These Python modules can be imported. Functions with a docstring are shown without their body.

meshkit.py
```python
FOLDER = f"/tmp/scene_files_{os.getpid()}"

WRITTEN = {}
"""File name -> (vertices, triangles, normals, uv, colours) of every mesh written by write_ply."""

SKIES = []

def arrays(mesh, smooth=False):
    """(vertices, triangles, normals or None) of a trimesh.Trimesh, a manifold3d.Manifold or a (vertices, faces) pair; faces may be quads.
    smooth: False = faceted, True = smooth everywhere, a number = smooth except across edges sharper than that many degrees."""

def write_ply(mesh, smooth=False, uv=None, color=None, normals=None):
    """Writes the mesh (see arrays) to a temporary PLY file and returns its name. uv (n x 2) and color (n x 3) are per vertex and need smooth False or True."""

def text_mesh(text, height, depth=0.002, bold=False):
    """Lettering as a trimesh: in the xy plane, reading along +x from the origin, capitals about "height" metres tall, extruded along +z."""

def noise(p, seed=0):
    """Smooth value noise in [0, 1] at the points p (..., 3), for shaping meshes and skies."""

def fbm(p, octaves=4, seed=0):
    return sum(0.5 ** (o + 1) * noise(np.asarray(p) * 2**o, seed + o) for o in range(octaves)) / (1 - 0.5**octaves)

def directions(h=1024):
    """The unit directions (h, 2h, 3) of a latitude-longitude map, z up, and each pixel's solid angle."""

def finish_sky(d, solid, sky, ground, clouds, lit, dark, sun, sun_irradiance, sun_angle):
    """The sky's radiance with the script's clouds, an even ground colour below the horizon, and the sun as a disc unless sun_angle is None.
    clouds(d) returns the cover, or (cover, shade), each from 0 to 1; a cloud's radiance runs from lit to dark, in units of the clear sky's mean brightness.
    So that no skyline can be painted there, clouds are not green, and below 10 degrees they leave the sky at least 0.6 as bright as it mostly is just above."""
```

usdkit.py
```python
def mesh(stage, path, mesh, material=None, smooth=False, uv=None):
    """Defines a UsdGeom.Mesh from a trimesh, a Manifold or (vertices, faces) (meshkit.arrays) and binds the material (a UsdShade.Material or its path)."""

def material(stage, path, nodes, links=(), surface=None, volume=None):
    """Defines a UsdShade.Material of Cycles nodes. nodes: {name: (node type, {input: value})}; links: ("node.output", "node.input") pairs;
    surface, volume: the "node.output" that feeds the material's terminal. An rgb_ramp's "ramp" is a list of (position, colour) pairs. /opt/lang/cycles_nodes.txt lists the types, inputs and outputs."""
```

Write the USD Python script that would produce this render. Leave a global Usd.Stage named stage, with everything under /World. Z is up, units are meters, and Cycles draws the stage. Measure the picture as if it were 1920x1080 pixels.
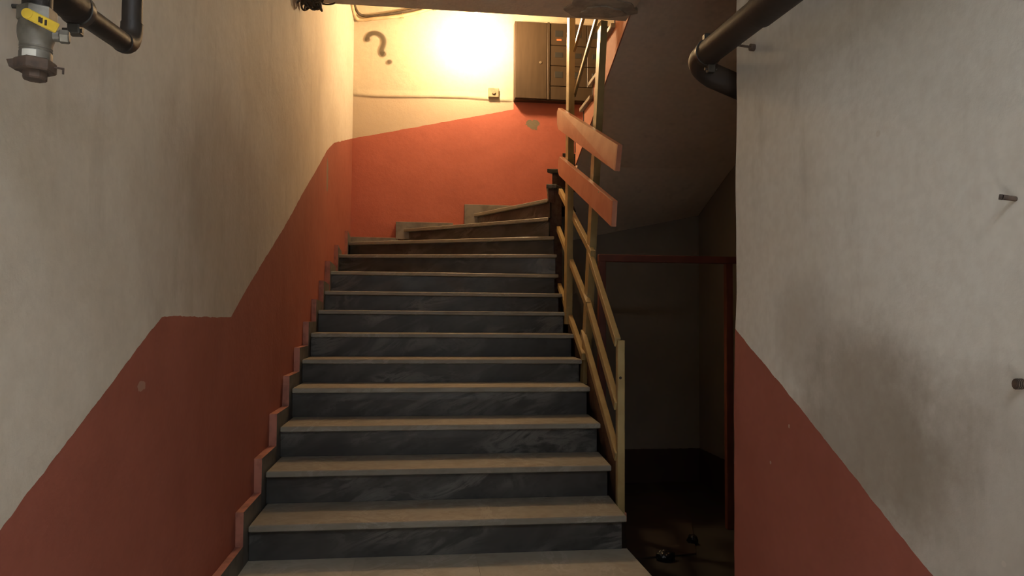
import math, random
import numpy as np, trimesh, manifold3d as m3, usdkit, meshkit
from pxr import Usd, UsdGeom, UsdLux, UsdShade, Gf, Sdf, Vt
from shapely.geometry import Polygon, LineString

random.seed(7)
rng = np.random.default_rng(7)
stage = Usd.Stage.CreateInMemory()
UsdGeom.SetStageUpAxis(stage, UsdGeom.Tokens.z)
UsdGeom.SetStageMetersPerUnit(stage, 1.0)
UsdGeom.Xform.Define(stage, '/World')
UsdGeom.Scope.Define(stage, '/World/Looks')

# ------------------------------------------------------------------ camera, lights, exposure
EYE = 0.958                       # eye height above the small landing at the foot of the flight
PITCH, YAW, ROLL, FPX = .0428, .1265, .0072, 1381.54
cam = UsdGeom.Camera.Define(stage, '/World/camera')
cp, sp, cy, sy, cr, sr = math.cos(PITCH), math.sin(PITCH), math.cos(YAW), math.sin(YAW), math.cos(ROLL), math.sin(ROLL)
fw = np.array([sy * cp, cy * cp, sp]); rt0 = np.array([cy, -sy, 0.0]); up0 = np.cross(rt0, fw)
rt, up = rt0 * cr + up0 * sr, -rt0 * sr + up0 * cr
mtx = Gf.Matrix4d(*rt, 0, *up, 0, *(-fw), 0, 0, 0, EYE, 1)
UsdGeom.Xformable(cam).AddTransformOp().Set(mtx)
cam.CreateHorizontalApertureAttr(36.0)
cam.CreateVerticalApertureAttr(20.25)
cam.CreateFocalLengthAttr(36.0 * FPX / 1920)
cam.CreateClippingRangeAttr((0.05, 200.0))
cam.CreateExposureAttr(0.0)

BULB_POWER = 725.0               # radiance of the bare bulb above the turn of the stair
BULB_COLOR = (1.0, 0.665, 0.35)
BULB_AT = (0.465, 6.11, 3.49)
UNSEEN_SPOT_AT = (0.24, -1.15, 2.60)   # unseen downlight, placed so its pool on the pale floor lights near walls
hall = UsdLux.SphereLight.Define(stage, '/World/hall_downlight')
hall.AddTranslateOp().Set(Gf.Vec3d(*UNSEEN_SPOT_AT))
hall.CreateRadiusAttr(0.04)
hall.CreateIntensityAttr(88000.0)
hall.CreateColorAttr(Gf.Vec3f(0.93, 1.0, 1.10))
UNSEEN_PANEL_POWER = 10.5      # unseen ceiling panel behind the viewer, placed to light the near walls
shape = UsdLux.ShapingAPI.Apply(hall.GetPrim())
shape.CreateShapingConeAngleAttr(13.5)
shape.CreateShapingConeSoftnessAttr(0.2)

# ------------------------------------------------------------------ helpers
taken = {}


def numbered(parent, name):
    k = (parent, name)
    n = taken.get(k, 0)
    taken[k] = n + 1
    return f'{parent}/{name}' if n == 0 else f'{parent}/{name}_{n:03d}'


def data(prim, label=None, cat=None, group=None, kind=None):
    prim = prim.GetPrim() if hasattr(prim, 'GetPrim') else prim
    for k, v in (('label', label), ('category', cat), ('group', group), ('kind', kind)):
        if v:
            prim.SetCustomDataByKey(k, v)
    return prim


def obj(name, mesh, mat, parent='/World', label=None, cat=None, group=None, kind=None, smooth=False, uv=None):
    if hasattr(parent, 'GetPath'):
        parent = str(parent.GetPath())
    m = usdkit.mesh(stage, numbered(parent, name), mesh, mat, smooth=smooth, uv=uv)
    data(m, label, cat, group, kind)
    return m.GetPrim()


def thing(name, label=None, cat=None, group=None, kind=None, at=None):
    x = UsdGeom.Xform.Define(stage, numbered('/World', name))
    if at is not None:
        x.AddTranslateOp().Set(Gf.Vec3d(*at))
    data(x, label, cat, group, kind)
    return x.GetPrim()


def cat(*ms):
    return trimesh.util.concatenate(list(ms))


def box(x0, x1, y0, y1, z0, z1, c=0.0):
    """Axis-aligned box with chamfered edges."""
    if c <= 0:
        b = trimesh.creation.box([x1 - x0, y1 - y0, z1 - z0])
        b.apply_translation([(x0 + x1) / 2, (y0 + y1) / 2, (z0 + z1) / 2])
        return b
    P = []
    for x, sx in ((x0, 1), (x1, -1)):
        for y, sy_ in ((y0, 1), (y1, -1)):
            for z, sz in ((z0, 1), (z1, -1)):
                P += [(x, y + sy_ * c, z + sz * c), (x + sx * c, y, z + sz * c), (x + sx * c, y + sy_ * c, z)]
    return trimesh.convex.convex_hull(np.array(P))


def prism(poly, z0, z1, c=0.0):
    """Plan polygon extruded from z0 to z1; c rounds the top and bottom arrises (convex polygons)."""
    p = Polygon(poly)
    if c > 0:
        q = p.buffer(-c, join_style=2)
        P = [(x, y, z) for (x, y) in list(p.exterior.coords)[:-1] for z in (z0 + c, z1 - c)]
        P += [(x, y, z) for (x, y) in list(q.exterior.coords)[:-1] for z in (z0, z1)]
        return trimesh.convex.convex_hull(np.array(P))
    m = trimesh.creation.extrude_polygon(p, z1 - z0, engine='earcut')
    m.apply_translation([0, 0, z0])
    return m


def prism_x(poly_yz, x0, x1):
    """Polygon in (y, z) extruded along x."""
    m = trimesh.creation.extrude_polygon(Polygon(poly_yz), x1 - x0, engine='earcut')
    v = np.array(m.vertices)
    m = trimesh.Trimesh(np.c_[v[:, 2] + x0, v[:, 0], v[:, 1]], m.faces, process=False)
    return m


def hexa(b, t):
    """Solid between two quads (4 points each) as a convex hull."""
    return trimesh.convex.convex_hull(np.array(list(b) + list(t), float))


def bar(a, b, w, h, upv=(0, 0, 1), c=0.002):
    """Rectangular bar from a to b: w across (horizontal), h along the other normal."""
    a, b = np.array(a, float), np.array(b, float)
    t = (b - a) / np.linalg.norm(b - a)
    s = np.cross(t, upv); s /= np.linalg.norm(s)
    n = np.cross(s, t)
    L = np.linalg.norm(b - a)
    m = box(-w / 2, w / 2, 0, L, -h / 2, h / 2, c)
    R = np.eye(4); R[:3, 0] = s; R[:3, 1] = t; R[:3, 2] = n; R[:3, 3] = a
    m.apply_transform(R)
    return m


def tube(pts, r, sides=16, cap=True):
    p = np.asarray(pts, float)
    t = np.gradient(p, axis=0); t /= np.linalg.norm(t, axis=1, keepdims=True)
    ref = np.array([0.0, 0, 1]) if abs(t[0][2]) < .9 else np.array([1.0, 0, 0])
    a = np.cross(t[0], ref); a /= np.linalg.norm(a)
    V = []
    rr = np.broadcast_to(r, (len(p),))
    ang = np.arange(sides) * 2 * np.pi / sides
    for i in range(len(p)):
        a = a - t[i] * (a @ t[i]); a /= np.linalg.norm(a)
        b = np.cross(t[i], a)
        V.append(p[i] + rr[i] * (np.cos(ang)[:, None] * a + np.sin(ang)[:, None] * b))
    V = np.array(V).reshape(-1, 3)
    F = []
    for i in range(len(p) - 1):
        for j in range(sides):
            k = (j + 1) % sides
            F += [(i * sides + j, i * sides + k, (i + 1) * sides + k), (i * sides + j, (i + 1) * sides + k, (i + 1) * sides + j)]
    if cap:
        n0 = len(V); V = np.vstack([V, p[0], p[-1]])
        e = (len(p) - 1) * sides
        for j in range(sides):
            k = (j + 1) % sides
            F += [(n0, k, j), (n0 + 1, e + j, e + k)]
    m = trimesh.Trimesh(V, F, process=False)
    if m.volume < 0:
        m.invert()
    return m


def cyl(a, b, r, sides=20, c=0.0):
    a, b = np.array(a, float), np.array(b, float)
    if c <= 0:
        return tube([a, b], r, sides)
    d = (b - a) / np.linalg.norm(b - a)
    return tube([a, a + d * c, b - d * c, b], [r - c, r, r, r - c], sides)


def arc(p0, p1, p2, n=10):
    """Quadratic bend between p0 and p2 with corner p1."""
    p0, p1, p2 = map(np.array, (p0, p1, p2))
    return [(1 - t) ** 2 * p0 + 2 * t * (1 - t) * p1 + t * t * p2 for t in np.linspace(0, 1, n)]


def hexnut(a, b, r, c=0.002):
    return cyl(a, b, r, 6, c)


def skin(front, back):
    """Closed solid from two equal grids (m, n, 3)."""
    m, n = front.shape[:2]
    V = np.vstack([front.reshape(-1, 3), back.reshape(-1, 3)])
    F = []
    N = m * n
    for i in range(m - 1):
        for j in range(n - 1):
            a, b, c, d = i * n + j, i * n + j + 1, (i + 1) * n + j + 1, (i + 1) * n + j
            F += [(a, b, c), (a, c, d), (N + a, N + c, N + b), (N + a, N + d, N + c)]
    edge = [(0, j) for j in range(n)] + [(i, n - 1) for i in range(1, m)] + [(m - 1, j) for j in range(n - 2, -1, -1)] + [(i, 0) for i in range(m - 2, 0, -1)]
    idx = [i * n + j for i, j in edge]
    for k in range(len(idx)):
        a, b = idx[k], idx[(k + 1) % len(idx)]
        F += [(a, N + a, N + b), (a, N + b, b)]
    mm = trimesh.Trimesh(V, F, process=False)
    if mm.volume < 0:
        mm.invert()
    return mm


# ------------------------------------------------------------------ materials
class G:
    """Small node-graph builder: values that start with '@' are links."""

    def __init__(self):
        self.n, self.l = {}, []

    def add(self, kind, out, **inp):
        k = f'n{len(self.n)}'
        vals = {}
        for i, v in inp.items():
            if isinstance(v, str) and v.startswith('@'):
                self.l.append((v[1:], f'{k}.{i}'))
            else:
                vals[i] = v
        self.n[k] = (kind, vals)
        return f'@{k}.{out}'

    def math(self, op, a, b=0.0, c=0.0, clamp=False):
        return self.add('math', 'value', math_type=op, value1=a, value2=b, value3=c, use_clamp=clamp)

    def mix(self, f, a, b, mode='mix'):
        return self.add('mix_color', 'result', blend_type=mode, fac=f, a=a, b=b)

    def noise(self, vec, scale, detail=4.0, rough=.55, dist=0.0):
        return self.add('noise_texture', 'fac', vector=vec, scale=scale, detail=detail, roughness=rough, distortion=dist)

    def scaled(self, vec, s, loc=(0, 0, 0)):
        return self.add('mapping', 'vector', vector=vec, scale=s, location=loc)

    def ramp(self, fac, lo, hi, a=0.0, b=1.0):
        return self.add('map_range', 'result', value=fac, from_min=lo, from_max=hi, to_min=a, to_max=b, clamp=True, range_type='smoothstep')

    def pos(self):
        return self.add('geometry', 'position')

    def done(self, name, color, rough=.6, normal=None, metal=0.0, spec=.5, **kw):
        args = dict(base_color=color, roughness=rough, metallic=metal, specular_ior_level=spec, **kw)
        if normal:
            args['normal'] = normal
        s = self.add('principled_bsdf', 'BSDF', **args)
        return usdkit.material(stage, f'/World/Looks/{name}', self.n, self.l, surface=s[1:])


def simple(name, c1, c2=None, scale=20, rough=.5, metal=0.0, bump=0.0, bscale=120, lo=.35, hi=.65, spec=.5, stretch=None):
    g = G()
    tc = g.add('texture_coordinate', 'object')
    v = g.scaled(tc, stretch) if stretch else tc
    col = c1
    if c2 is not None:
        f = g.ramp(g.noise(v, scale, 5), lo, hi)
        col = g.mix(f, c1, c2)
    nrm = None
    if bump > 0:
        nrm = g.add('bump', 'normal', height=g.noise(v, bscale, 3), strength=bump, distance=.004)
    return g.done(name, col, rough, nrm, metal, spec)


def plaster(name, line, upper, lower, upper2=None, lower2=None, stains=None, extra=None, bump=.25):
    """Painted plaster: line(g, x, y, z) gives a mask, 1 where the brick-red dado paint is."""
    g = G()
    p = g.pos()
    s = g.add('separate_xyz', 'x', vector=p)
    x, y, z = s, s[:-1] + 'y', s[:-1] + 'z'
    n1 = g.noise(p, 2.1, 5, .6)
    n2 = g.noise(g.scaled(p, (3.5, 3.5, 1.0)), 2.2, 5, .6)
    n3 = g.noise(p, 30, 4, .6)
    u = g.mix(g.ramp(n1, .35, .68), upper, upper2 or tuple(c * .86 for c in upper))
    u = g.mix(g.ramp(n2, .54, .80, 0, .28), u, (.20, .16, .12))
    u = g.mix(g.ramp(n3, .3, .7, 0, .14), u, (.30, .26, .21))
    lo = g.mix(g.ramp(n1, .35, .7), lower, lower2 or tuple(c * .82 for c in lower))
    lo = g.mix(g.ramp(n3, .35, .75, 0, .16), lo, tuple(c * .6 for c in lower))
    if stains:
        u = stains(g, u, x, y, z, p)
    if line is not None:
        w = g.math('multiply_add', g.noise(p, 14, 3), .014, -.007)
        zz = g.math('add', z, w)
        m = line(g, x, y, zz)
        col = g.mix(m, u, lo)
    else:
        col = u
    if extra:
        col = extra(g, col, x, y, z, p)
    h = g.math('add', g.math('multiply', g.noise(p, 7, 3), 1.0), g.math('multiply', g.noise(p, 70, 4, .65), .22))
    nrm = g.add('bump', 'normal', height=h, strength=bump, distance=.02)
    return g.done(name, col, .72, nrm, spec=.3)


def lin(g, v, y0, z0, y1, z1):
    k = (z1 - z0) / (y1 - y0)
    return g.math('multiply_add', v, k, z0 - k * y0)


def blob(g, a, b, ca, cb, ra, rb, n, lo=.3, hi=1.0, wob=.6):
    """1 inside a ragged ellipse in the coordinates a, b."""
    da = g.math('multiply', g.math('subtract', a, ca), 1 / ra)
    db = g.math('multiply', g.math('subtract', b, cb), 1 / rb)
    d = g.math('add', g.math('multiply', da, da), g.math('multiply', db, db))
    d = g.math('add', d, g.math('multiply_add', n, 2 * wob, -wob))
    return g.ramp(d, lo, hi, 1.0, 0.0)


CREAM, CREAM_D = (.60, .555, .475), (.535, .485, .405)
RED, RED_D = (.35, .112, .078), (.30, .092, .062)


def line_left(g, x, y, z):
    L = g.math('minimum', g.math('maximum', lin(g, y, 1.329, .599, 2.062, .950), .1), .96)
    L = g.math('maximum', L, lin(g, y, 2.865, .969, 5.823, 2.325))
    L = g.math('minimum', L, lin(g, y, 5.823, 2.325, 6.6, 2.555))
    return g.math('less_than', z, L)


def stains_left(g, u, x, y, z, p):
    n = g.noise(g.scaled(p, (1, 1, .55)), 5, 6, .65)
    u = g.mix(g.math('multiply', blob(g, y, z, 2.75, 1.22, .75, .55, n, .1, 1.3, 1.0), .36), u, (.22, .15, .095))
    u = g.mix(g.math('multiply', blob(g, y, z, 2.2, 1.25, .35, .4, n, .1, 1.2, 1.0), .16), u, (.22, .16, .11))
    return u


def extra_left(g, c, x, y, z, p):
    n = g.noise(p, 26, 4)
    c = g.mix(blob(g, y, z, 5.58, 2.02, .05, .17, n, .55, .65, .7), c, (.20, .155, .12))
    c = g.mix(g.math('multiply', blob(g, y, z, 1.955, .785, .062, .016, n, .30, .45, 1.5), .5), c, (.45, .33, .27))
    return c


def line_back(g, x, y, z):
    L = g.math('minimum', lin(g, x, -.60, 2.55, .842, 2.876), 9.0)
    right = g.math('greater_than', x, .842)
    L = g.math('maximum', L, g.math('multiply', right, 2.978))
    return g.math('less_than', z, L)


def beige_back(g, u, x, y, z, p):  # flat beige tone below the ledge, cream above it
    below = g.math('less_than', z, 2.935)
    return g.mix(below, u, (.48, .385, .285))


def extra_back(g, c, x, y, z, p):
    n = g.noise(p, 18, 4)
    c = g.mix(blob(g, x, z, 1.02, 2.745, .085, .062, n, .5, .62, .95), c, (.17, .14, .095))
    return c


def line_right(g, x, y, z):
    return g.math('less_than', z, lin(g, y, 1.379, .451, 2.305, .936))


def stains_right(g, u, x, y, z, p):
    n = g.noise(p, 6, 6, .68)
    s = g.noise(g.add('vector_rotate', 'vector', rotate_type='x_axis', vector=p, angle=.62), 5, 5, .6)
    u = g.mix(g.math('multiply', blob(g, y, z, 1.60, .70, .34, .26, n, .1, 1.4, .9), .55), u, (.17, .125, .08))
    u = g.mix(g.math('multiply', blob(g, y, z, 1.86, .93, .20, .16, s, .1, 1.3, .9), .30), u, (.20, .15, .10))
    u = g.mix(g.math('multiply', blob(g, y, z, 1.22, .58, .42, .30, n, .1, 1.5, .8), .38), u, (.19, .145, .10))  # brownish dirt, also toning down the over-lit low corner
    return u


def extra_right(g, c, x, y, z, p):
    # bits of paint knocked off the wall and small pale scars
    v = g.add('voronoi_texture', 'distance', vector=p, scale=6.0)
    v2 = g.noise(p, 3.1, 2)
    m = g.math('multiply', g.math('less_than', v, .05), g.math('greater_than', v2, .55))
    return g.mix(g.math('multiply', m, .5), c, (.55, .5, .43))


mat_wall_left = plaster('plaster_left', line_left, CREAM, (.315, .098, .067), CREAM_D, (.27, .08, .053), stains_left, extra_left)
mat_wall_back = plaster('plaster_back', line_back, (.59, .51, .38), (.43, .125, .085), (.55, .47, .35), (.39, .11, .074), beige_back, extra_back)
mat_wall_right = plaster('plaster_right', line_right, (.68, .675, .625), (.33, .108, .078), (.63, .615, .555), (.285, .09, .062), stains_right, extra_right, bump=.16)
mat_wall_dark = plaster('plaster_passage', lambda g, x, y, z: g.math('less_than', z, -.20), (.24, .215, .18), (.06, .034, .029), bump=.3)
mat_soffit = plaster('plaster_soffit', None, (.74, .61, .49), RED, (.68, .56, .45), bump=.2)
mat_slab = plaster('plaster_slab', None, (.80, .70, .55), RED, (.74, .64, .49), bump=.35)
mat_string = plaster('paint_string', None, (.46, .19, .125), RED, (.42, .165, .105), bump=.2)
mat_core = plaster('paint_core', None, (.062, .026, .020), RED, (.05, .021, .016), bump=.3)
mat_cement = simple('cement', (.50, .44, .35), (.33, .29, .23), 14, .9, bump=.6, bscale=40)
mat_redwood = simple('red_painted_frame', (.17, .05, .032), (.13, .038, .025), 9, .5)


def marble(name, c1, c2, vein, vscale, vlo, vhi, rough, grime):
    g = G()
    tc = g.pos()
    r = g.add('object_info', 'random')
    off = g.add('combine_xyz', 'vector', x=g.math('multiply', r, 37.0), y=g.math('multiply', r, 91.0), z=g.math('multiply', r, 53.0))
    p = g.add('vector_math', 'vector', math_type='add', vector1=tc, vector2=off)
    q = g.add('vector_rotate', 'vector', rotate_type='y_axis', vector=p, angle=.35)
    q = g.scaled(q, (1.0, 1.0, 2.6))
    base = g.mix(g.ramp(g.noise(q, 2.6, 6, .65, 1.2), .32, .68), c1, c2)
    v = g.noise(q, vscale, 7, .62, 2.2)
    d = g.math('absolute', g.math('subtract', v, .5))
    base = g.mix(g.math('multiply', g.ramp(d, vlo, vhi, 1.0, 0.0), g.ramp(g.noise(q, 1.9, 2), .42, .66)), base, vein)
    k = g.noise(p, 9, 5, .65)
    base = g.mix(g.ramp(k, .5, .8, 0, .6), base, grime)
    # each slab has its own tone
    base = g.mix(1.0, base, g.add('combine_color', 'color', r=g.math('multiply_add', r, .22, .88), g=g.math('multiply_add', r, .22, .88), b=g.math('multiply_add', r, .20, .88)), 'multiply')
    nrm = g.add('bump', 'normal', height=g.noise(p, 45, 3), strength=.06, distance=.003)
    return g.done(name, base, g.ramp(k, .3, .8, rough, rough + .25), nrm, spec=.5)


mat_riser = marble('grey_marble', (.025, .026, .0255), (.054, .0545, .052), (.125, .125, .117), 2.2, .0, .11, .30, (.04, .036, .032))
mat_landing = marble('landing_marble', (.40, .375, .305), (.34, .315, .25), (.46, .43, .37), 3.0, .0, .06, .38, (.27, .22, .165))
mat_tread = marble('beige_marble', (.255, .24, .20), (.215, .20, .163), (.305, .29, .25), 3.0, .0, .06, .38, (.18, .15, .115))
mat_body = simple('stair_concrete', (.10, .085, .07), (.07, .06, .05), 8, .9)


def skirt_mat(name, face, edge):
    """Marble skirting whose edges got brushed over with the wall paint."""
    g = G()
    tc = g.pos()
    nn = g.add('separate_xyz', 'x', vector=g.add('geometry', 'true_normal'))
    fx = g.math('greater_than', g.math('absolute', nn), .7)
    stone = g.mix(g.ramp(g.noise(tc, 9, 6, .6, 1.0), .35, .65), face, tuple(c * .6 for c in face))
    paint = g.mix(g.ramp(g.noise(tc, 16, 5), .4, .7), edge, tuple(c * .62 for c in edge))
    return g.done(name, g.mix(fx, paint, stone), .5, spec=.4)


mat_skirt = skirt_mat('painted_skirting', (.12, .115, .105), (.42, .17, .12))
mat_skirt_back = simple('grey_skirting', (.20, .18, .15), (.12, .105, .085), 10, .45)
mat_yellow = simple('cream_yellow_enamel', (.36, .265, .115), (.31, .222, .09), 12, .38, bump=.1)
mat_board = simple('pink_painted_board', (.50, .22, .135), (.43, .17, .10), 8, .34, bump=.12, bscale=60, stretch=(1, 1, 1))
mat_hole = simple('bolt_hole', (.03, .018, .012), None, rough=.7)
mat_bolt = simple('bolt_steel', (.35, .30, .22), None, rough=.4, metal=.8)
mat_wood = simple('mailbox_wood', (.062, .041, .024), (.050, .032, .018), 3, .42, stretch=(8, 8, 1))
mat_wood_d = simple('mailbox_wood_dark', (.05, .028, .015), (.04, .022, .012), 3, .45, stretch=(8, 8, 1))
mat_slot = simple('mailbox_glass', (.035, .035, .033), None, rough=.18)
mat_tag = simple('orange_tag', (.62, .16, .06), None, rough=.6)
mat_black = simple('black_painted_pipe', (.014, .012, .011), (.028, .02, .015), 12, .55, bump=.2, bscale=60)
mat_brownpipe = simple('dark_brown_pipe', (.036, .025, .019), (.024, .017, .013), 8, .6, bump=.2, bscale=50)
mat_clamp = simple('pipe_clamp_metal', (.10, .095, .085), (.05, .045, .04), 20, .45, metal=.6)
mat_brass = simple('dull_nickel_brass', (.25, .235, .20), (.17, .155, .13), 30, .52, metal=.6, bump=.1)
mat_lever = simple('yellow_lever', (.72, .50, .05), (.60, .40, .035), 30, .4)
mat_paper = simple('paper_sticker', (.62, .60, .53), None, rough=.7)
mat_rust = simple('rusty_iron', (.10, .065, .045), (.05, .035, .027), 40, .8)
mat_cablew = simple('painted_cable', (.62, .50, .33), (.50, .38, .23), 10, .5)
mat_cabled = simple('dark_cable', (.10, .075, .05), (.06, .045, .03), 20, .6)
mat_plug = simple('old_socket_plastic', (.33, .27, .17), (.25, .20, .13), 20, .5)
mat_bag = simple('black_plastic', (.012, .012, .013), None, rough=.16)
mat_dark_sheet = simple('dark_sheet', (.035, .021, .014), (.026, .016, .011), 6, .85)
mat_hall_floor = simple('pale_hall_floor', (.58, .55, .49), (.52, .49, .43), 4, .6)  # out of view, kept pale so the downlight pool bounces onto the walls
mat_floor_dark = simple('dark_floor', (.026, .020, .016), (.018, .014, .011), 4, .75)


def emit(name, color, strength):
    return usdkit.material(stage, f'/World/Looks/{name}', {'e': ('emission', {'color': color, 'strength': strength})}, surface='e.emission')


mat_unseen_panel = emit('unseen_panel_glow', (.93, 1.0, 1.10), UNSEEN_PANEL_POWER)  # glow of the out-of-view ceiling panel
mat_bulb = emit('glowing_bulb', BULB_COLOR, BULB_POWER)

# ------------------------------------------------------------------ the setting
XL, YB = -0.685, 6.6               # left wall plane, back wall plane
RISE, RUN, Y1 = .1454, .32, 3.021
SLAB = 2.782


def left_x(y):
    t = np.clip((np.asarray(y) - 5.5) / 1.1, 0, 1)
    return XL + .086 * t * t * (3 - 2 * t)


ys = np.unique(np.r_[np.linspace(-3, 1, 9), np.linspace(1, 5, 41), np.linspace(5, YB, 33)])
zs = np.linspace(-2, 4.3, 64)
yy, zz = np.meshgrid(ys, zs, indexing='ij')
wob = (meshkit.fbm(np.stack([yy * 1.3, zz * 1.1, 0 * yy], -1), 3, 3) - .5) * .022
front = np.stack([left_x(yy) + wob, yy, zz], -1)
back = np.stack([np.full_like(yy, XL - .2), yy, zz], -1)
obj('wall_left', skin(front, back), mat_wall_left, kind='structure', smooth=50, label='long plaster wall left of the stair, cream above brick-red paint')

xs = np.linspace(-.9, 2.8, 60)
zs = np.r_[np.linspace(1.0, 2.86, 45), np.linspace(2.875, 3.04, 34), np.linspace(3.08, 4.3, 32)]
xx, zz = np.meshgrid(xs, zs, indexing='ij')
ledge = 2.945 + .010 * np.sin(xx * 5) + .012 * (meshkit.fbm(np.stack([xx * 7, 0 * xx, 0 * xx], -1), 3, 5) - .5) - .018 * (xx + .6) * -.3
thick = .009 * np.clip((zz - ledge) / .03 + .5, 0, 1) * (xx < .85)
thick = thick + .006 * np.clip(1 - (zz - ledge) / .06, 0, 1) * np.clip((zz - ledge) / .008 + 1, 0, 1) * (xx < .85)
front = np.stack([xx, YB - thick + (meshkit.fbm(np.stack([xx, 0 * xx, zz], -1), 3, 9) - .5) * .012, zz], -1)
wall_back = obj('wall_back', skin(front, np.stack([xx, np.full_like(xx, YB + .2), zz], -1)), mat_wall_back, kind='structure', smooth=40,
                label='plaster wall behind the turn of the stair, orange-red below cream')

ys = np.linspace(-3, 2.3, 54)
zs = np.linspace(-2, SLAB, 70)
yy, zz = np.meshgrid(ys, zs, indexing='ij')
last = (yy == ys[-1])
lean = -.030 * (zz - .95) * np.clip((yy - 1.8) / .5, 0, 1)
rag = (meshkit.fbm(np.stack([zz * 9, 0 * zz, 0 * zz], -1), 3, 11) - .5) * .012 * last
fx = 1.03 + (meshkit.fbm(np.stack([yy * 1.5, zz * 1.4, 0 * yy + 5], -1), 3, 13) - .5) * .018
front = np.stack([fx, yy + lean + rag, zz], -1)
back = np.stack([np.full_like(yy, 1.16), yy + lean, zz], -1)
obj('wall_right', skin(front, back), mat_wall_right, kind='structure', smooth=40, label='plaster wall on the near right, grey-white above brick-red paint')
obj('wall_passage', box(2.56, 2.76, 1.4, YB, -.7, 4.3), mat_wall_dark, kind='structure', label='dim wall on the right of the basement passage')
obj('wall_cellar', box(1.17, 2.559, 1.2, 1.4, -.7, SLAB), mat_wall_dark, kind='structure', label='unseen wall closing the basement passage behind the near right wall, keeping it dark')  # out of view, closes the passage to keep light out
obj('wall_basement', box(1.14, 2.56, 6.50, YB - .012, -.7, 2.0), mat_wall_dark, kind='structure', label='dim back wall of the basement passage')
obj('wall_hall', cat(box(-.88, 1.16, -3.2, -3, -2, 3)), mat_wall_right, kind='structure', label='wall behind the viewer')

steps = [(2.14 - .32 * k, -RISE * k) for k in range(6)]
low = []
for k in range(1, 6):
    low.append(box(XL, 1.03, 2.14 - .32 * k, 2.14 - .32 * (k - 1), -1.2, -RISE * k))
low.append(box(XL, 1.03, -3, 2.14 - .32 * 5, -1.2, -RISE * 6))
obj('floor', cat(*low, box(XL, .868, 2.14, 3.0, -1.2, -.031)), mat_hall_floor, kind='structure', label='lower steps down to the hall floor')
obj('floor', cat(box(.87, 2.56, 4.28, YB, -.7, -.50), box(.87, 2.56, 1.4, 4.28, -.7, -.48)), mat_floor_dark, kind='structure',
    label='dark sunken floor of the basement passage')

slab_poly = [(XL - .1, -3), (2.7, -3), (2.7, 3.85), (1.235, 3.85), (1.235, 4.3), (XL - .1, 4.3)]
ceil = thing('ceiling', kind='structure', label='underside of the upper landing above the lower flight')
obj('slab', prism(slab_poly, SLAB, SLAB + .2), mat_slab, ceil)
pts = []
for k in range(28):
    a = k / 28 * 2 * math.pi
    r = 1 + .10 * math.sin(3 * a + 1) + .07 * math.sin(7 * a)
    pts.append((1.03 + .21 * math.cos(a) * r, 4.13 + .145 * math.sin(a) * r))
patch = prism(pts, SLAB - .006, SLAB + .01)
patch2 = prism([(1.06 + .62 * (x - 1.03), 4.17 + .5 * (y - 4.13)) for x, y in pts], SLAB - .014, SLAB)
obj('cement_patch', cat(patch, patch2), mat_cement, ceil, label='rough dark cement patch around the head of the railing post')
obj('ceiling', box(-.9, 2.76, 4.05, 6.8, 4.3, 4.5), mat_slab, kind='structure', label='unseen ceiling high above the turn of the stair, closing it to bounce the bulb light')  # out of view, closes the stairwell so bulb light bounces back
obj('wall_upper', box(-.9, 2.76, 3.9, 4.05, 3.10, 4.5), mat_slab, kind='structure', label='unseen wall closing the upper landing')  # out of view, closes the stairwell above the slab

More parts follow.
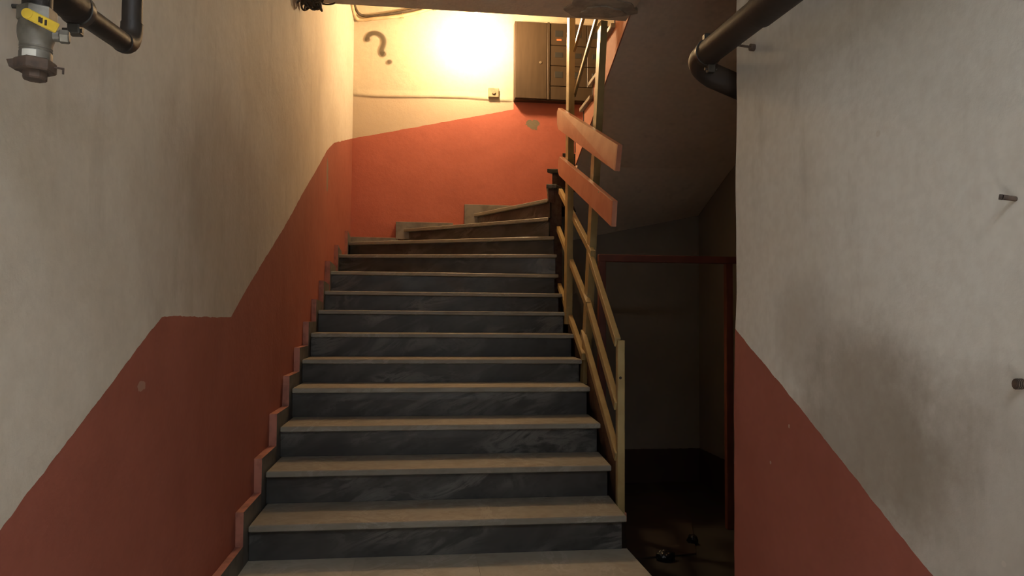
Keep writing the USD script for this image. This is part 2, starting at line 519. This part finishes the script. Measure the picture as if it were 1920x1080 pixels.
# ------------------------------------------------------------------ lower flight
TT = .027                          # tread thickness
nz = [0, .145, .290, .438, .592, .725, .868, 1.012, 1.149, 1.309]
ny = [2.14] + [Y1 + RUN * k for k in range(9)]
nr = [.884, .871, .892, .921, .942, .968, .991, 1.005, 1.037, 1.070]
stair = thing('staircase', 'marble staircase with beige treads over dark grey risers climbing to the lit turn', 'staircase')
XT = -.646
back_y = ny[1:] + [5.78]


def tread_slab(y0, y1, x0, xr0, xr1, z):
    return prism([(x0, y0), (xr0, y0), (xr1, y1), (x0, y1)], z - TT, z, .004)


# landing of four slabs, then nine straight steps
lx = [XL + .012, -.235, .245, .884]
for a, b in zip(lx[:-1], lx[1:]):
    obj('landing_slab', box(a + .0003, b - .0003, 2.11, Y1 + .035, -.03, 0, .0006), mat_landing, stair)
for k in range(1, 10):
    y0, z = ny[k], nz[k]
    y1 = (ny[k + 1] if k < 9 else 5.83) + .035
    xr1 = nr[k] + (nr[min(k + 1, 9)] - nr[k]) * 1.0
    obj('tread', tread_slab(y0, y1, XT, nr[k], max(nr[k] + .004, xr1), z), mat_tread, stair)
    zb = nz[k - 1] + (0 if k > 1 else 0)
    obj('riser', box(XT - .004, nr[k] - .011 - .0035 * (k > 5) * (k - 5), y0 + .03, y0 + .05, zb, z - TT - .0005, .001), mat_riser, stair)
wind = [  # z, nosing left, nosing right, far polygon points
    (1.464, (-.648, 5.95), (1.056, 5.58), [(1.036, 5.70), (-.60, 6.44)]),
    (1.606, (-.592, 6.35), (1.038, 5.60), [(1.01, 5.72), (.0, 6.575), (-.578, 6.575)]),
    (1.752, (-.150, 6.565), (.991, 5.60), [(1.0, 5.74), (.62, 6.585), (-.13, 6.585)]),
    (1.902, (.475, 6.565), (.990, 5.62), [(1.03, 5.80), (1.17, 6.585), (.50, 6.585)]),
]
for z, a, b, far in wind:
    obj('tread', prism([a, b] + far, z - TT, z, .004), mat_tread, stair)
    d = np.array(b) - np.array(a); d /= np.linalg.norm(d)
    n = np.array([-d[1], d[0]])
    a2, b2 = np.array(a) + n * .03 - d * .0, np.array(b) + n * .03 - d * .012
    obj('riser', prism([tuple(a2), tuple(b2), tuple(b2 + n * .02), tuple(a2 + n * .02)], z - RISE - .004, z - TT - .0005), mat_riser, stair)
# solid core of the flight
prof = [(3.06, -.02)]
for k in range(1, 10):
    prof += [(ny[k] + .05, prof[-1][1]), (ny[k] + .05, nz[k] - TT)]
prof += [(6.0, nz[9] - TT), (6.0, .5), (4.0, -.5), (3.06, -.5)]
body = [prism_x(prof, XL + .03, .866)]
for z, a, b, far in wind:
    P = Polygon([a, b] + far).buffer(-.055)
    body.append(prism(list(P.exterior.coords)[:-1], z - .3, z - TT))
obj('stair_body', cat(*body), mat_body, stair)
# winding steps past the pivot, only their inner ends show
for z, poly in ((2.036, [(.998, 5.73), (1.078, 5.73), (1.60, 6.585), (1.165, 6.585)]),
                (2.178, [(1.020, 5.82), (1.112, 5.82), (2.20, 6.585), (1.62, 6.585)]),
                (2.322, [(1.155, 5.87), (1.205, 5.87), (2.55, 6.30), (2.55, 6.585), (2.22, 6.585)])):
    P = Polygon(poly)
    obj('tread', prism(poly, z - .034, z, .004), mat_riser, stair, label='dark end of a winding tread')
    Q = P.buffer(-.022, join_style=2)
    obj('riser', prism(list(Q.exterior.coords)[:-1], z - RISE - .002, z - .034), mat_core, stair)
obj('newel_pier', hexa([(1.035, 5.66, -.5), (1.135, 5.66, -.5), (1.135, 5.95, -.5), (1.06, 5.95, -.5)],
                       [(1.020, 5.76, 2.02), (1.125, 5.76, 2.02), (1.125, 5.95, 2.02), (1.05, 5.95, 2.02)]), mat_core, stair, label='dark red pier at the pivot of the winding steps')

# dark painted string panel below the railing
cheek = []
def cheek_seg(y0, x0, zt0, zb0, y1, x1, zt1, zb1):
    return hexa([(x0, y0, zb0), (x1, y1, zb1), (x1 + .012, y1, zb1), (x0 + .012, y0, zb0)], [(x0, y0, zt0), (x1, y1, zt1), (x1 + .012, y1, zt1), (x0 + .012, y0, zt0)])
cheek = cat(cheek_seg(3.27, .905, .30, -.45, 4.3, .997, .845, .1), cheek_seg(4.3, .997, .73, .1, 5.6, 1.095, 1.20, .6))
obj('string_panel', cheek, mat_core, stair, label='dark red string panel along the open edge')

# skirting of stepped marble pieces
bl = thing('baseboard_left', kind='structure', label='stepped marble skirting along the left wall, its edges brushed with red paint')
H, LEAD = .068, .062
xi, xo = -.652, XL - .01
obj('skirting_piece', prism_x([(1.9, -.05), (ny[1] - LEAD - .001, -.05), (ny[1] - LEAD - .001, H + .016), (1.9, H + .016)], xo, xi), mat_skirt, bl)
for k in range(1, 10):
    y0, z = ny[k] - LEAD, nz[k]
    y1 = (ny[k + 1] if k < 9 else 5.95) - LEAD - .0015
    zprev = nz[k - 1]
    ax = float(left_x(y0)) - .03
    shift = .0 if k < 8 else .004 * (k - 7)
    obj('skirting_piece', prism_x([(y0, zprev - .05), (y0 + .1, zprev - .05), (y1, z - .08), (y1, z + H - .012 * (k > 6)), (y0, z + H)], xo, xi + shift), mat_skirt, bl)
obj('skirting_piece', prism_x([(5.89, 1.26), (6.30, 1.40), (6.30, 1.50), (5.97, 1.52), (5.89, 1.535)], xo, -.628), mat_skirt, bl)
obj('skirting_piece', prism_x([(6.27, 1.40), (6.57, 1.50), (6.57, 1.665), (6.27, 1.69)], xo, -.592), mat_skirt, bl)
bb = thing('baseboard_back', kind='structure', label='grey marble skirting stepping up the back wall behind the winding treads')
obj('skirting_piece', box(-.60, -.185, 6.555, YB, 1.56, 1.672, .002), mat_skirt_back, bb)
obj('skirting_piece', box(-.205, .300, 6.552, YB, 1.66, 1.815, .002), mat_skirt_back, bb)
obj('skirting_piece', box(.400, 1.03, 6.550, YB, 1.76, 1.985, .002), mat_skirt_back, bb)

# ------------------------------------------------------------------ upper flight coming back towards the viewer on the right
up = thing('upper_staircase', 'upper flight seen from below at right, pink string edge and brown soffit', 'staircase')
XS = 1.245


def zsof(y):
    return 2.205 + (5.79 - y) * (2.845 - 2.205) / (5.79 - 4.15)


top = [(5.79, 2.34)]
ut = [(5.80, 5.50, 2.46), (5.50, 5.20, 2.595), (5.20, 4.90, 2.70), (4.90, 4.60, 2.885), (4.60, 4.30, 3.03), (4.30, 4.11, 3.17)]
for a, b, z in ut:
    obj('tread', box(XS - .028, 2.55, b - .02, a + .025, z - .03, z, .003), mat_tread, up)
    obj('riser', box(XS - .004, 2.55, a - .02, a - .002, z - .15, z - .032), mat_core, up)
side = [(5.79, 2.205)]
side += [(5.79, ut[0][2] - .032)]
for i, (a, b, z) in enumerate(ut):
    side += [(a - .001, z - .032), (b, z - .032)]
side += [(4.09, 3.1), (4.09, zsof(4.09))]
clean = [side[0]]
for q in side[1:]:
    if math.hypot(q[0] - clean[-1][0], q[1] - clean[-1][1]) > .004:
        clean.append(q)
obj('side_string', prism_x(clean, XS, XS + .008), mat_string, up, label='pink painted string on the open side of the flight')
obj('soffit', prism_x([(5.79, 2.205), (3.86, zsof(3.86)), (3.86, zsof(3.86) + .12), (5.79, 2.325)], XS + .009, 2.56), mat_soffit, up, label='brown plastered underside of the flight')
# underside of the winding steps
A, B = np.array([1.262, 5.79, 2.205]), np.array([2.555, 5.79, 2.205])
Cc, D = np.array([1.30, 6.495, 1.66]), np.array([2.555, 6.495, 1.93])
gu = np.linspace(0, 1, 14); gv = np.linspace(0, 1, 10)
low_g = np.array([[(1 - u) * ((1 - v) * A + v * Cc) + u * ((1 - v) * B + v * D) for v in gv] for u in gu])
high = low_g.copy(); high[..., 2] = high[..., 2] + .10
obj('winder_soffit', skin(low_g, high), mat_soffit, up, smooth=40, label='twisted underside of the winding steps')

# ------------------------------------------------------------------ basement passage
door = thing('door_1', kind='structure', label='dark red doorless frame under the upper flight')
obj('lintel', box(1.24, 2.555, 4.985, 5.03, 1.366, 1.416, .003), mat_redwood, door)
obj('jamb', box(1.242, 1.292, 4.985, 5.03, -.50, 1.366, .003), mat_redwood, door)
obj('jamb', box(2.165, 2.215, 4.985, 5.03, -.50, 1.366, .003), mat_redwood, door)
flat_sheet = obj('cardboard_sheet', prism([(1.28, 4.42), (1.74, 4.48), (2.30, 6.12), (1.70, 6.03)], -.50, -.488, .002), mat_dark_sheet,
           label='dark flat cardboard sheet lying on the basement passage floor', cat='unidentified')  # dark flat sheet, its nature only guessed


def crumpled(seed, sx, sy_, sz):
    m = trimesh.creation.icosphere(4)
    v = np.array(m.vertices)
    k = .72 + .5 * meshkit.fbm(v * 2.1 + seed, 4, seed) + .10 * meshkit.noise(v * 7 + seed, seed + 3)
    v = v * k[:, None]
    v[:, 2] = np.maximum(v[:, 2], -.55)
    v *= [sx, sy_, sz]
    v[:, 2] -= v[:, 2].min()
    m.vertices = v
    return m


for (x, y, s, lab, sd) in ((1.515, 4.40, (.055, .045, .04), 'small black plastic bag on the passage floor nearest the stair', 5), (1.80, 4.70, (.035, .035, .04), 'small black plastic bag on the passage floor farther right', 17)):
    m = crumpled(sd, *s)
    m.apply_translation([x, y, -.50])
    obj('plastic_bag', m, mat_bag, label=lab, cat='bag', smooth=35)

# ------------------------------------------------------------------ railing
rail = thing('stair_railing', 'cream-yellow metal stair railing with two posts and pink guard boards', 'railing')
obj('newel_post', bar((.909, 3.25, .09), (.909, 3.25, .868), .034, .032, (0, 1, 0), .002), mat_yellow, rail)


def post(p0, p1, w, d, ang):
    p0, p1 = np.array(p0), np.array(p1)
    ca, sa = math.cos(ang), math.sin(ang)
    base = [np.array([ca * u - sa * v, sa * u + ca * v, 0]) for u, v in ((-w / 2, -d / 2), (w / 2, -d / 2), (w / 2, d / 2), (-w / 2, d / 2))]
    return hexa([p0 + q for q in base], [p1 + q for q in base])


obj('post', post((1.012, 4.93, .93), (1.030, 4.93, 3.45), .042, .058, .10), mat_yellow, rail)
obj('post', post((.988, 4.31, .58), (1.094, 4.31, SLAB - .012), .042, .058, .10), mat_yellow, rail)


def off(p, dx):
    return (p[0] + dx, p[1], p[2])


RW, RH = .028, .042
lowseg = [((.896, 3.25, .858), (1.018, 4.30, 1.345)), ((.896, 3.25, .571), (.999, 4.30, 1.079)), ((.897, 3.25, .345), (.980, 4.30, .860))]
upseg = [((1.018, 4.22, 1.345), (1.086, 5.58, 1.955)), ((.990, 4.22, 1.045), (1.079, 5.62, 1.668)), ((.975, 4.26, .742), (1.085, 5.60, 1.222))]
for k, (a, b) in enumerate(lowseg):
    aa = np.array(a); bb2 = np.array(b); t = (bb2 - aa) / np.linalg.norm(bb2 - aa)
    obj('rail', bar(aa + (0 if k == 0 else .0) * t, bb2 + t * .05, RW, RH), mat_yellow, rail)
for a, b in upseg:
    obj('rail', bar(off(a, -.004), off(b, -.004), RW, RH), mat_yellow, rail)
# rails of the next flight between the posts
obj('rail', bar((1.050, 4.93, 2.505), (1.060, 4.22, 2.85), .018, .030), mat_yellow, rail)
obj('rail', bar((1.045, 4.93, 2.805), (1.052, 4.30, 3.09), .018, .030), mat_yellow, rail)


def board(n_t, n_b, f_t, f_b, th):
    n_t, n_b, f_t, f_b = map(np.array, (n_t, n_b, f_t, f_b))
    t = np.array([th, 0, 0])
    L = [n_t, n_b, f_b, f_t]
    # rounded far corners
    def lerp(a, b, k): return a + (b - a) * k
    P = [n_t, n_b, lerp(f_b, n_b, .03), lerp(f_b, f_t, .22), lerp(f_t, f_b, .2), lerp(f_t, n_t, .025)]
    pts = []
    for q in P:
        pts += [q + t * .08, q + t * .92]
    c = sum(P) / len(P)
    for q in P:
        pts += [c + (q - c) * .985 * 1.0 + t * 0, c + (q - c) * .985 + t]
    return trimesh.convex.convex_hull(np.array(pts))


obj('guard_board', board((1.026, 3.73, 1.878), (1.012, 3.73, 1.738), (.952, 5.05, 2.455), (.950, 5.05, 2.305), .030), mat_board, rail, label='upper pink guard board')
obj('guard_board', board((1.000, 3.73, 1.580), (.992, 3.73, 1.446), (.962, 5.05, 2.110), (.958, 5.05, 1.980), .030), mat_board, rail, label='lower pink guard board')


def hole(p, d=(-1, 0, 0), r=.0065):
    p = np.array(p); d = np.array(d, float)
    return cyl(p - d * .004, p + d * .0015, r, 10)


for k, (a, b) in enumerate(lowseg):
    aa, bb2 = np.array(a), np.array(b)
    for t in (.10, .90):
        c = aa + (bb2 - aa) * t
        obj('bolt', hole(c + [-.0105, 0, 0]), mat_hole, rail)
for z in (.70,):
    obj('bolt', hole((.905, 3.2345, z), (0, -1, 0)), mat_hole, rail)
obj('bolt', cyl((1.000, 3.995, 1.672), (.990, 3.990, 1.674), .006, 10, .002), mat_bolt, rail)
obj('foot_bracket', box(.905, .935, 3.235, 3.262, .06, .10, .002), mat_string, rail)

# ------------------------------------------------------------------ bulb over the turn
lamp = thing('light_bulb', 'glowing bare bulb hanging in front of the back wall above the turn', 'lamp', at=BULB_AT)
prof = [(0, -.075), (.022, -.071), (.040, -.060), (.052, -.040), (.056, -.015), (.052, .010), (.040, .034), (.026, .052), (.017, .066), (.016, .075)]
bulb = trimesh.creation.revolve(np.array(prof), sections=24)
obj('glass', bulb, mat_bulb, lamp, smooth=True)
obj('socket', cyl((0, 0, .070), (0, 0, .135), .022, 16, .004), mat_plug, lamp)
obj('cord', tube([(0, 0, .13), (.002, .005, .4), (0, 0, 4.3 - BULB_AT[2])], .004, 8), mat_cabled, lamp)

hl = thing('ceiling_downlight', 'small round housing of the unseen downlight behind the viewer', 'lamp', at=(UNSEEN_SPOT_AT[0], UNSEEN_SPOT_AT[1], SLAB - .06))
gl = thing('ceiling_panel_lamp', 'unseen flat ceiling panel lamp behind the viewer, placed to light the near walls', 'lamp', at=(0.20, -0.9, SLAB))
obj('frame', box(-.43, .43, -.78, .78, -.05, 0, .004), mat_plug, gl)
obj('diffuser', box(-.40, .40, -.75, .75, -.058, -.045, .003), mat_unseen_panel, gl)
ring = trimesh.creation.annulus(.06, .085, .10, sections=32)
ring.apply_translation([0, 0, -.05])
obj('housing', ring, mat_plug, hl, smooth=40)

# ------------------------------------------------------------------ on the back wall
mb = thing('mailbox_unit', 'brown wooden mailbox unit with small dark windows on the back wall', 'mailbox')
X0, X1, Z0, Z1, YF = .838, 1.75, 2.945, 3.662, 6.50
obj('cabinet', box(X0, X1, YF + .012, YB, Z0, Z1, .004), mat_wood_d, mb)
md = obj('door', box(X0 + .006, 1.131, YF - .004, YF + .012, Z0 + .008, Z1 - .008, .003), mat_wood, mb, label='large plain cabinet door')
obj('lock', cyl((1.072, YF - .010, 3.285), (1.072, YF - .003, 3.285), .012, 14, .002), mat_bolt, md)
cols = [1.160 + .172 * k for k in range(3)]
rows = [(3.078, 3.262), (3.266, 3.450), (3.454, 3.652)]
for ci, x in enumerate(cols):
    for ri, (z, z1) in enumerate(rows):
        d = obj('letterbox_door', box(x, x + .169, YF, YF + .012, z, z1, .003), mat_wood, mb)
        obj('window', box(x + .046, x + .118, YF - .002, YF + .002, z1 - .107 - .012 * (ri == 2), z1 - .050 - .012 * (ri == 2) - .012 * (ri == 1), .001), mat_slot, d)
        if ci == 0 and ri == 2:
            obj('name_tag', box(x + .060, x + .104, YF - .0015, YF + .001, z + .040, z + .058), mat_tag, d, label='orange-red name tag')
obj('lower_panel', box(1.160, 1.745, YF, YF + .012, 2.952, 3.074, .003), mat_wood, mb)
for x in (1.134,):
    obj('stile', box(x, x + .022, YF - .008, YF + .012, Z0 + .004, Z1 - .004, .002), mat_wood, mb)

sock = thing('wall_socket', 'small painted-over square socket on the back wall above the ledge', 'socket')
obj('plate', box(.607, .703, YB - .036, YB - .005, 2.968, 3.055, .005), mat_plug, sock)
obj('knob', cyl((.655, YB - .048, 3.012), (.655, YB - .035, 3.012), .018, 16, .003), mat_plug, sock)


def cable(name, pts, r, mat, label, clips=()):
    t = thing(name, label, 'cable')
    p = np.array(pts)
    u = np.linspace(0, 1, len(p)); uu = np.linspace(0, 1, 8 * len(p))
    from scipy.interpolate import CubicSpline
    obj('wire', tube(CubicSpline(u, p)(uu), r, 8), mat, t, smooth=60)
    for c in clips:
        obj('clip', box(c[0] - .011, c[0] + .011, c[1] - .012, c[1] + .012, c[2] - .02, c[2] + .02, .003), mat_cablew, t)
    return t


cable('wall_cable', [(-.63, 5.9, 3.76), (-.60, 6.3, 3.68), (-.575, 6.545, 3.615), (-.45, 6.552, 3.618), (-.20, 6.552, 3.66), (.05, 6.552, 3.735), (.35, 6.552, 3.83), (.9, 6.552, 3.92)], .015, mat_cablew,
      'pale painted cable crossing the top of the back wall, lower of the two', [(-.17, 6.56, 3.668), (.12, 6.56, 3.755)])
cable('wall_cable', [(-.62, 5.95, 3.80), (-.59, 6.35, 3.73), (-.55, 6.545, 3.655), (-.40, 6.552, 3.652), (-.20, 6.552, 3.695), (.05, 6.552, 3.765), (.35, 6.552, 3.86), (.9, 6.552, 3.96)], .012, mat_cabled,
      'brown cable crossing the top of the back wall, upper of the two')
bun = thing('cable_bundle', 'dark tangle of cables hanging from the ceiling edge by the left wall', 'cable')
for k in range(7):
    c = np.array([-.615 + rng.normal(0, .02), 4.20 + rng.normal(0, .03), SLAB - .035])
    a0 = rng.uniform(0, 6.28)
    loop = [c + [.045 * math.cos(a0 + t) * (1 + .2 * k / 7), .05 * math.sin(a0 + t), -.012 * k / 3 + .025 * math.sin(2 * t + k)] for t in np.linspace(0, 5.2, 26)]
    obj('wire', tube(loop, .006, 6), mat_cabled, bun, smooth=60)
obj('junction_box', box(-.665, -.60, 4.16, 4.25, SLAB - .05, SLAB, .006), mat_rust, bun)
obj('wire', tube(arc((-.60, 4.22, SLAB - .03), (-.53, 4.26, SLAB - .035), (-.50, 4.285, SLAB - .002), 8), .005, 6), mat_cabled, bun, smooth=60)

# the question mark sprayed on the back wall: a strip of paint with soft edges
q = [(-.478, 3.438), (-.478, 3.462), (-.458, 3.490), (-.425, 3.505), (-.388, 3.503), (-.352, 3.482), (-.334, 3.448), (-.335, 3.408), (-.348, 3.370), (-.352, 3.340), (-.332, 3.318)]
from scipy.interpolate import CubicSpline
u = np.linspace(0, 1, len(q))
pc = CubicSpline(u, np.array(q))(np.linspace(0, 1, 60))


def spray(pts, w):
    pts = np.array(pts)
    t = np.gradient(pts, axis=0); t /= np.linalg.norm(t, axis=1, keepdims=True)
    n = np.c_[-t[:, 1], t[:, 0]]
    V, U, F = [], [], []
    ks = (-1, -.5, 0, .5, 1)
    w = np.broadcast_to(w, (len(pts),))
    for i in range(len(pts)):
        for k in ks:
            x, z = pts[i] + n[i] * k * w[i]
            V.append((x, YB - .0185, z)); U.append((1 - abs(k), 0 if i in (0, len(pts) - 1) else 1))
    for i in range(len(pts) - 1):
        for j in range(4):
            a = i * 5 + j
            F += [(a, a + 1, a + 6), (a, a + 6, a + 5)]
    return np.array(V), np.array(F), np.array(U)


v1, f1, u1 = spray(pc, np.linspace(.029, .034, 60))
dv, df, du = [], [], []
for i in range(24):
    a = i / 24 * 2 * math.pi
    dv += [(-.280 + .034 * math.cos(a), YB - .0185, 3.252 + .031 * math.sin(a))]; du += [(0, 1)]
dv += [(-.280, YB - .0185, 3.252)]; du += [(1, 1)]
df = [(24, i, (i + 1) % 24) for i in range(24)]
for s, (cx, cz, rr) in enumerate(((-.476, 3.442, .030), (-.335, 3.320, .036))):
    o = len(dv)
    dv += [(cx + rr * math.cos(i / 24 * 6.2832), YB - .0187, cz + rr * math.sin(i / 24 * 6.2832)) for i in range(24)] + [(cx, YB - .0187, cz)]
    du += [(0, 1)] * 24 + [(1, 1)]
    df += [(o + 24, o + i, o + (i + 1) % 24) for i in range(24)]
V = np.vstack([v1, dv]); F = np.vstack([f1, np.array(df) + len(v1)]); U = np.vstack([u1, du])
g = G()
uvn = g.add('uvmap', 'UV', attribute='st')
sx = g.add('separate_xyz', 'x', vector=uvn)
soft = g.ramp(sx, .08, .62, 0.0, .80)
paint = g.add('principled_bsdf', 'BSDF', base_color=(.11, .085, .055), roughness=.8)
clear = g.add('transparent_bsdf', 'BSDF', color=(1, 1, 1))
mixc = g.add('mix_closure', 'closure', fac=soft, closure1=clear, closure2=paint)
mat_spray = usdkit.material(stage, '/World/Looks/spray_paint', g.n, g.l, surface=mixc[1:])
obj('question_mark', trimesh.Trimesh(V, F, process=False), mat_spray, wall_back, label='grey sprayed question mark', uv=U)

# ------------------------------------------------------------------ pipes at top left
gx = -.58
valve = thing('gas_valve', 'nickel gas valve with yellow lever at the foot of a black pipe, top left', 'valve')
obj('pipe', cyl((gx, 1.184, 1.415), (gx, 1.184, 2.75), .0205, 24), mat_black, valve, smooth=40, label='black pipe above the valve')
obj('union_nut', hexnut((gx, 1.184, 1.402), (gx, 1.184, 1.425), .0265), mat_brass, valve)
vp = [(0, 1.340), (.020, 1.340), (.0222, 1.343), (.0222, 1.356), (.0208, 1.358), (.0222, 1.360), (.0208, 1.362), (.0222, 1.364), (.0218, 1.370), (.0240, 1.376), (.0252, 1.384), (.0252, 1.394), (.0238, 1.402), (.021, 1.405), (0, 1.405)]
vb = trimesh.creation.revolve(np.array([(r, z) for r, z in vp]), sections=28)
vb.apply_translation([gx, 1.184, 0])
obj('body', vb, mat_brass, valve, smooth=35)
obj('end_cap', cat(hexnut((gx, 1.184, 1.327), (gx, 1.184, 1.345), .028), cyl((gx, 1.184, 1.315), (gx, 1.184, 1.329), .017, 8, .002)), mat_rust, valve, label='dark cap closing the valve')
obj('cap_ear', hexa([(gx - .030, 1.17, 1.330), (gx - .020, 1.17, 1.328), (gx - .020, 1.19, 1.328), (gx - .030, 1.19, 1.330)], [(gx - .034, 1.17, 1.341), (gx - .020, 1.17, 1.343), (gx - .020, 1.19, 1.343), (gx - .034, 1.19, 1.341)]), mat_rust, valve)
# stub and spindle on the right
obj('spindle', cat(cyl((gx + .018, 1.186, 1.385), (gx + .037, 1.190, 1.386), .0085, 14, .001), hexnut((gx + .030, 1.188, 1.3855), (gx + .044, 1.192, 1.386), .0105)), mat_brass, valve)
lv = [(-.024, .034), (.026, .006), (.030, -.006)]
a, b = np.array([(-0.5763, 1.150, 1.4031)]), np.array([(-0.5345, 1.150, 1.3831)])
a, b = a[0], b[0]
lever = bar(a, b, .004, .0155, (0, 0, 1), .0015)
tip = cyl(a + [0, -.0027, 0], a + [0, .0027, 0], .0078, 16)
obj('lever', cat(lever, tip), mat_lever, valve, label='yellow lever handle')
for k in range(4):
    c = a + (b - a) * (.42 + .07 * k) + np.array([0, -.0031, 0])
    obj('stamp', box(c[0] - .0014, c[0] + .0014, c[1], c[1] + .001, c[2] - .004, c[2] + .004), mat_hole, valve, label='worn dark stamp on the lever') if k != 2 else None
stk = []
for k in range(7):
    aa = -2.0 + k * .15
    stk.append((gx + .0225 * math.cos(aa), 1.184 + .0225 * math.sin(aa)))
ins = [(gx + .0219 * math.cos(-2.0 + k * .15), 1.184 + .0219 * math.sin(-2.0 + k * .15)) for k in range(6, -1, -1)]
obj('sticker', prism(stk + ins, 1.3455, 1.3555), mat_paper, valve, label='white paper sticker')
obj('clamp_screw', cat(cyl((gx + .020, 1.19, 1.338), (gx + .038, 1.19, 1.336), .0016, 8), cyl((gx + .037, 1.19, 1.337), (gx + .037, 1.19, 1.328), .0016, 8)), mat_rust, valve)
obj('wall_clip', cyl((gx, 1.184, 2.2), (XL - .01, 1.184, 2.2), .008, 12), mat_clamp, valve)

gp = thing('gas_pipe', 'black gas pipe bending along the top left wall', 'pipe')
ya, za = 1.548, 1.499
path = [np.array((gx, ya, 2.76)), np.array((gx, ya, za + .045))] + arc((gx, ya, za + .045), (gx, ya, za), (gx, ya - .045, za - .004), 9)[1:] + [np.array((gx, 1.31, 1.477)), np.array((gx, 1.0, 1.450)), np.array((gx, .2, 1.385)), np.array((gx, -2.99, 1.13))]
obj('pipe', tube(path, .0190, 20), mat_black, gp, smooth=50)
obj('elbow', tube([np.array((gx, ya, za + .05))] + arc((gx, ya, za + .045), (gx, ya, za), (gx, ya - .045, za - .004), 9), .0208, 20), mat_black, gp, smooth=50)
obj('coupling', cyl((gx, 1.312, 1.479), (gx, 1.0, 1.452), .027, 24, .004), mat_black, gp, smooth=40)
obj('clamp', tube([np.array((gx, 1.306, 1.477)), np.array((gx, 1.320, 1.4783))], .0285, 24), mat_clamp, gp, smooth=40, label='grey pipe clamp')
obj('clamp_bolt', cat(box(gx - .012, gx + .008, 1.303, 1.323, 1.434, 1.452, .002), cyl((gx - .022, 1.313, 1.442), (gx + .010, 1.313, 1.442), .004, 8)), mat_clamp, gp)
obj('clamp_stud', cyl((gx - .02, 1.313, 1.478), (XL - .01, 1.313, 1.478), .004, 8), mat_clamp, gp)

# ------------------------------------------------------------------ pipe at top right
dp = thing('drain_pipe', 'thick dark brown pipe with an elbow at the top right wall', 'pipe')
px_, pz = .942, 1.845
E0 = np.array((px_, 2.43, pz + .01))
path = [np.array((px_, -2.99, pz - .26)), np.array((px_, .2, pz - .10)), np.array((px_, 1.2, pz - .05)), np.array((px_, 2.31, pz))] + arc((px_, 2.33, pz), E0, (px_ + .07, 2.44, pz - .028), 10)[1:] + [np.array((1.9, 2.55, pz - .30))]
obj('pipe', tube(path, .042, 24), mat_brownpipe, dp, smooth=50)
obj('elbow_collar', tube([np.array((px_, 2.296, pz - .0005)), np.array((px_, 2.312, pz))], .0455, 24), mat_clamp, dp, smooth=40, label='grey clamp band')
obj('coupling', cyl((px_, 1.0, pz - .062), (px_, 1.93, pz - .019), .046, 24, .004), mat_brownpipe, dp, smooth=40)
obj('clamp_bolt', cat(box(px_ - .004, px_ + .022, 2.292, 2.316, pz - .066, pz - .040, .003), cyl((px_ - .012, 2.304, pz - .054), (px_ + .03, 2.304, pz - .054), .005, 8)), mat_clamp, dp)
obj('clamp_bolt', cat(box(px_ - .016, px_ + .006, 2.292, 2.316, pz + .040, pz + .062, .003)), mat_clamp, dp)
obj('hanger_stud', cat(cyl((px_ + .035, 2.15, pz - .03), (1.035, 2.15, pz - .035), .004, 8), cyl((1.015, 2.15, pz - .034), (1.035, 2.15, pz - .035), .011, 10)), mat_rust, dp)

# small ironwork in the right wall near the frame's edge
hk = obj('wall_hook', cat(cyl((1.04, 1.150, 1.172), (1.012, 1.162, 1.178), .0045, 10), cyl((1.012, 1.162, 1.178), (1.008, 1.166, 1.179), .0050, 10)), mat_rust,
         label='rusty iron spike standing out of the right wall at eye height', cat='spike', smooth=40)
an = thing('wall_anchor', 'rusty threaded anchor low in the right wall at the frame edge', 'anchor')
obj('stud', cyl((1.04, 1.145, .853), (1.014, 1.148, .855), .007, 12), mat_rust, an, smooth=40)
for k in range(4):
    xk = 1.027 - .0035 * k
    obj('thread', cyl((xk, 1.1465, .854), (xk - .0018, 1.1467, .8541), .0095, 12), mat_rust, an, smooth=40)
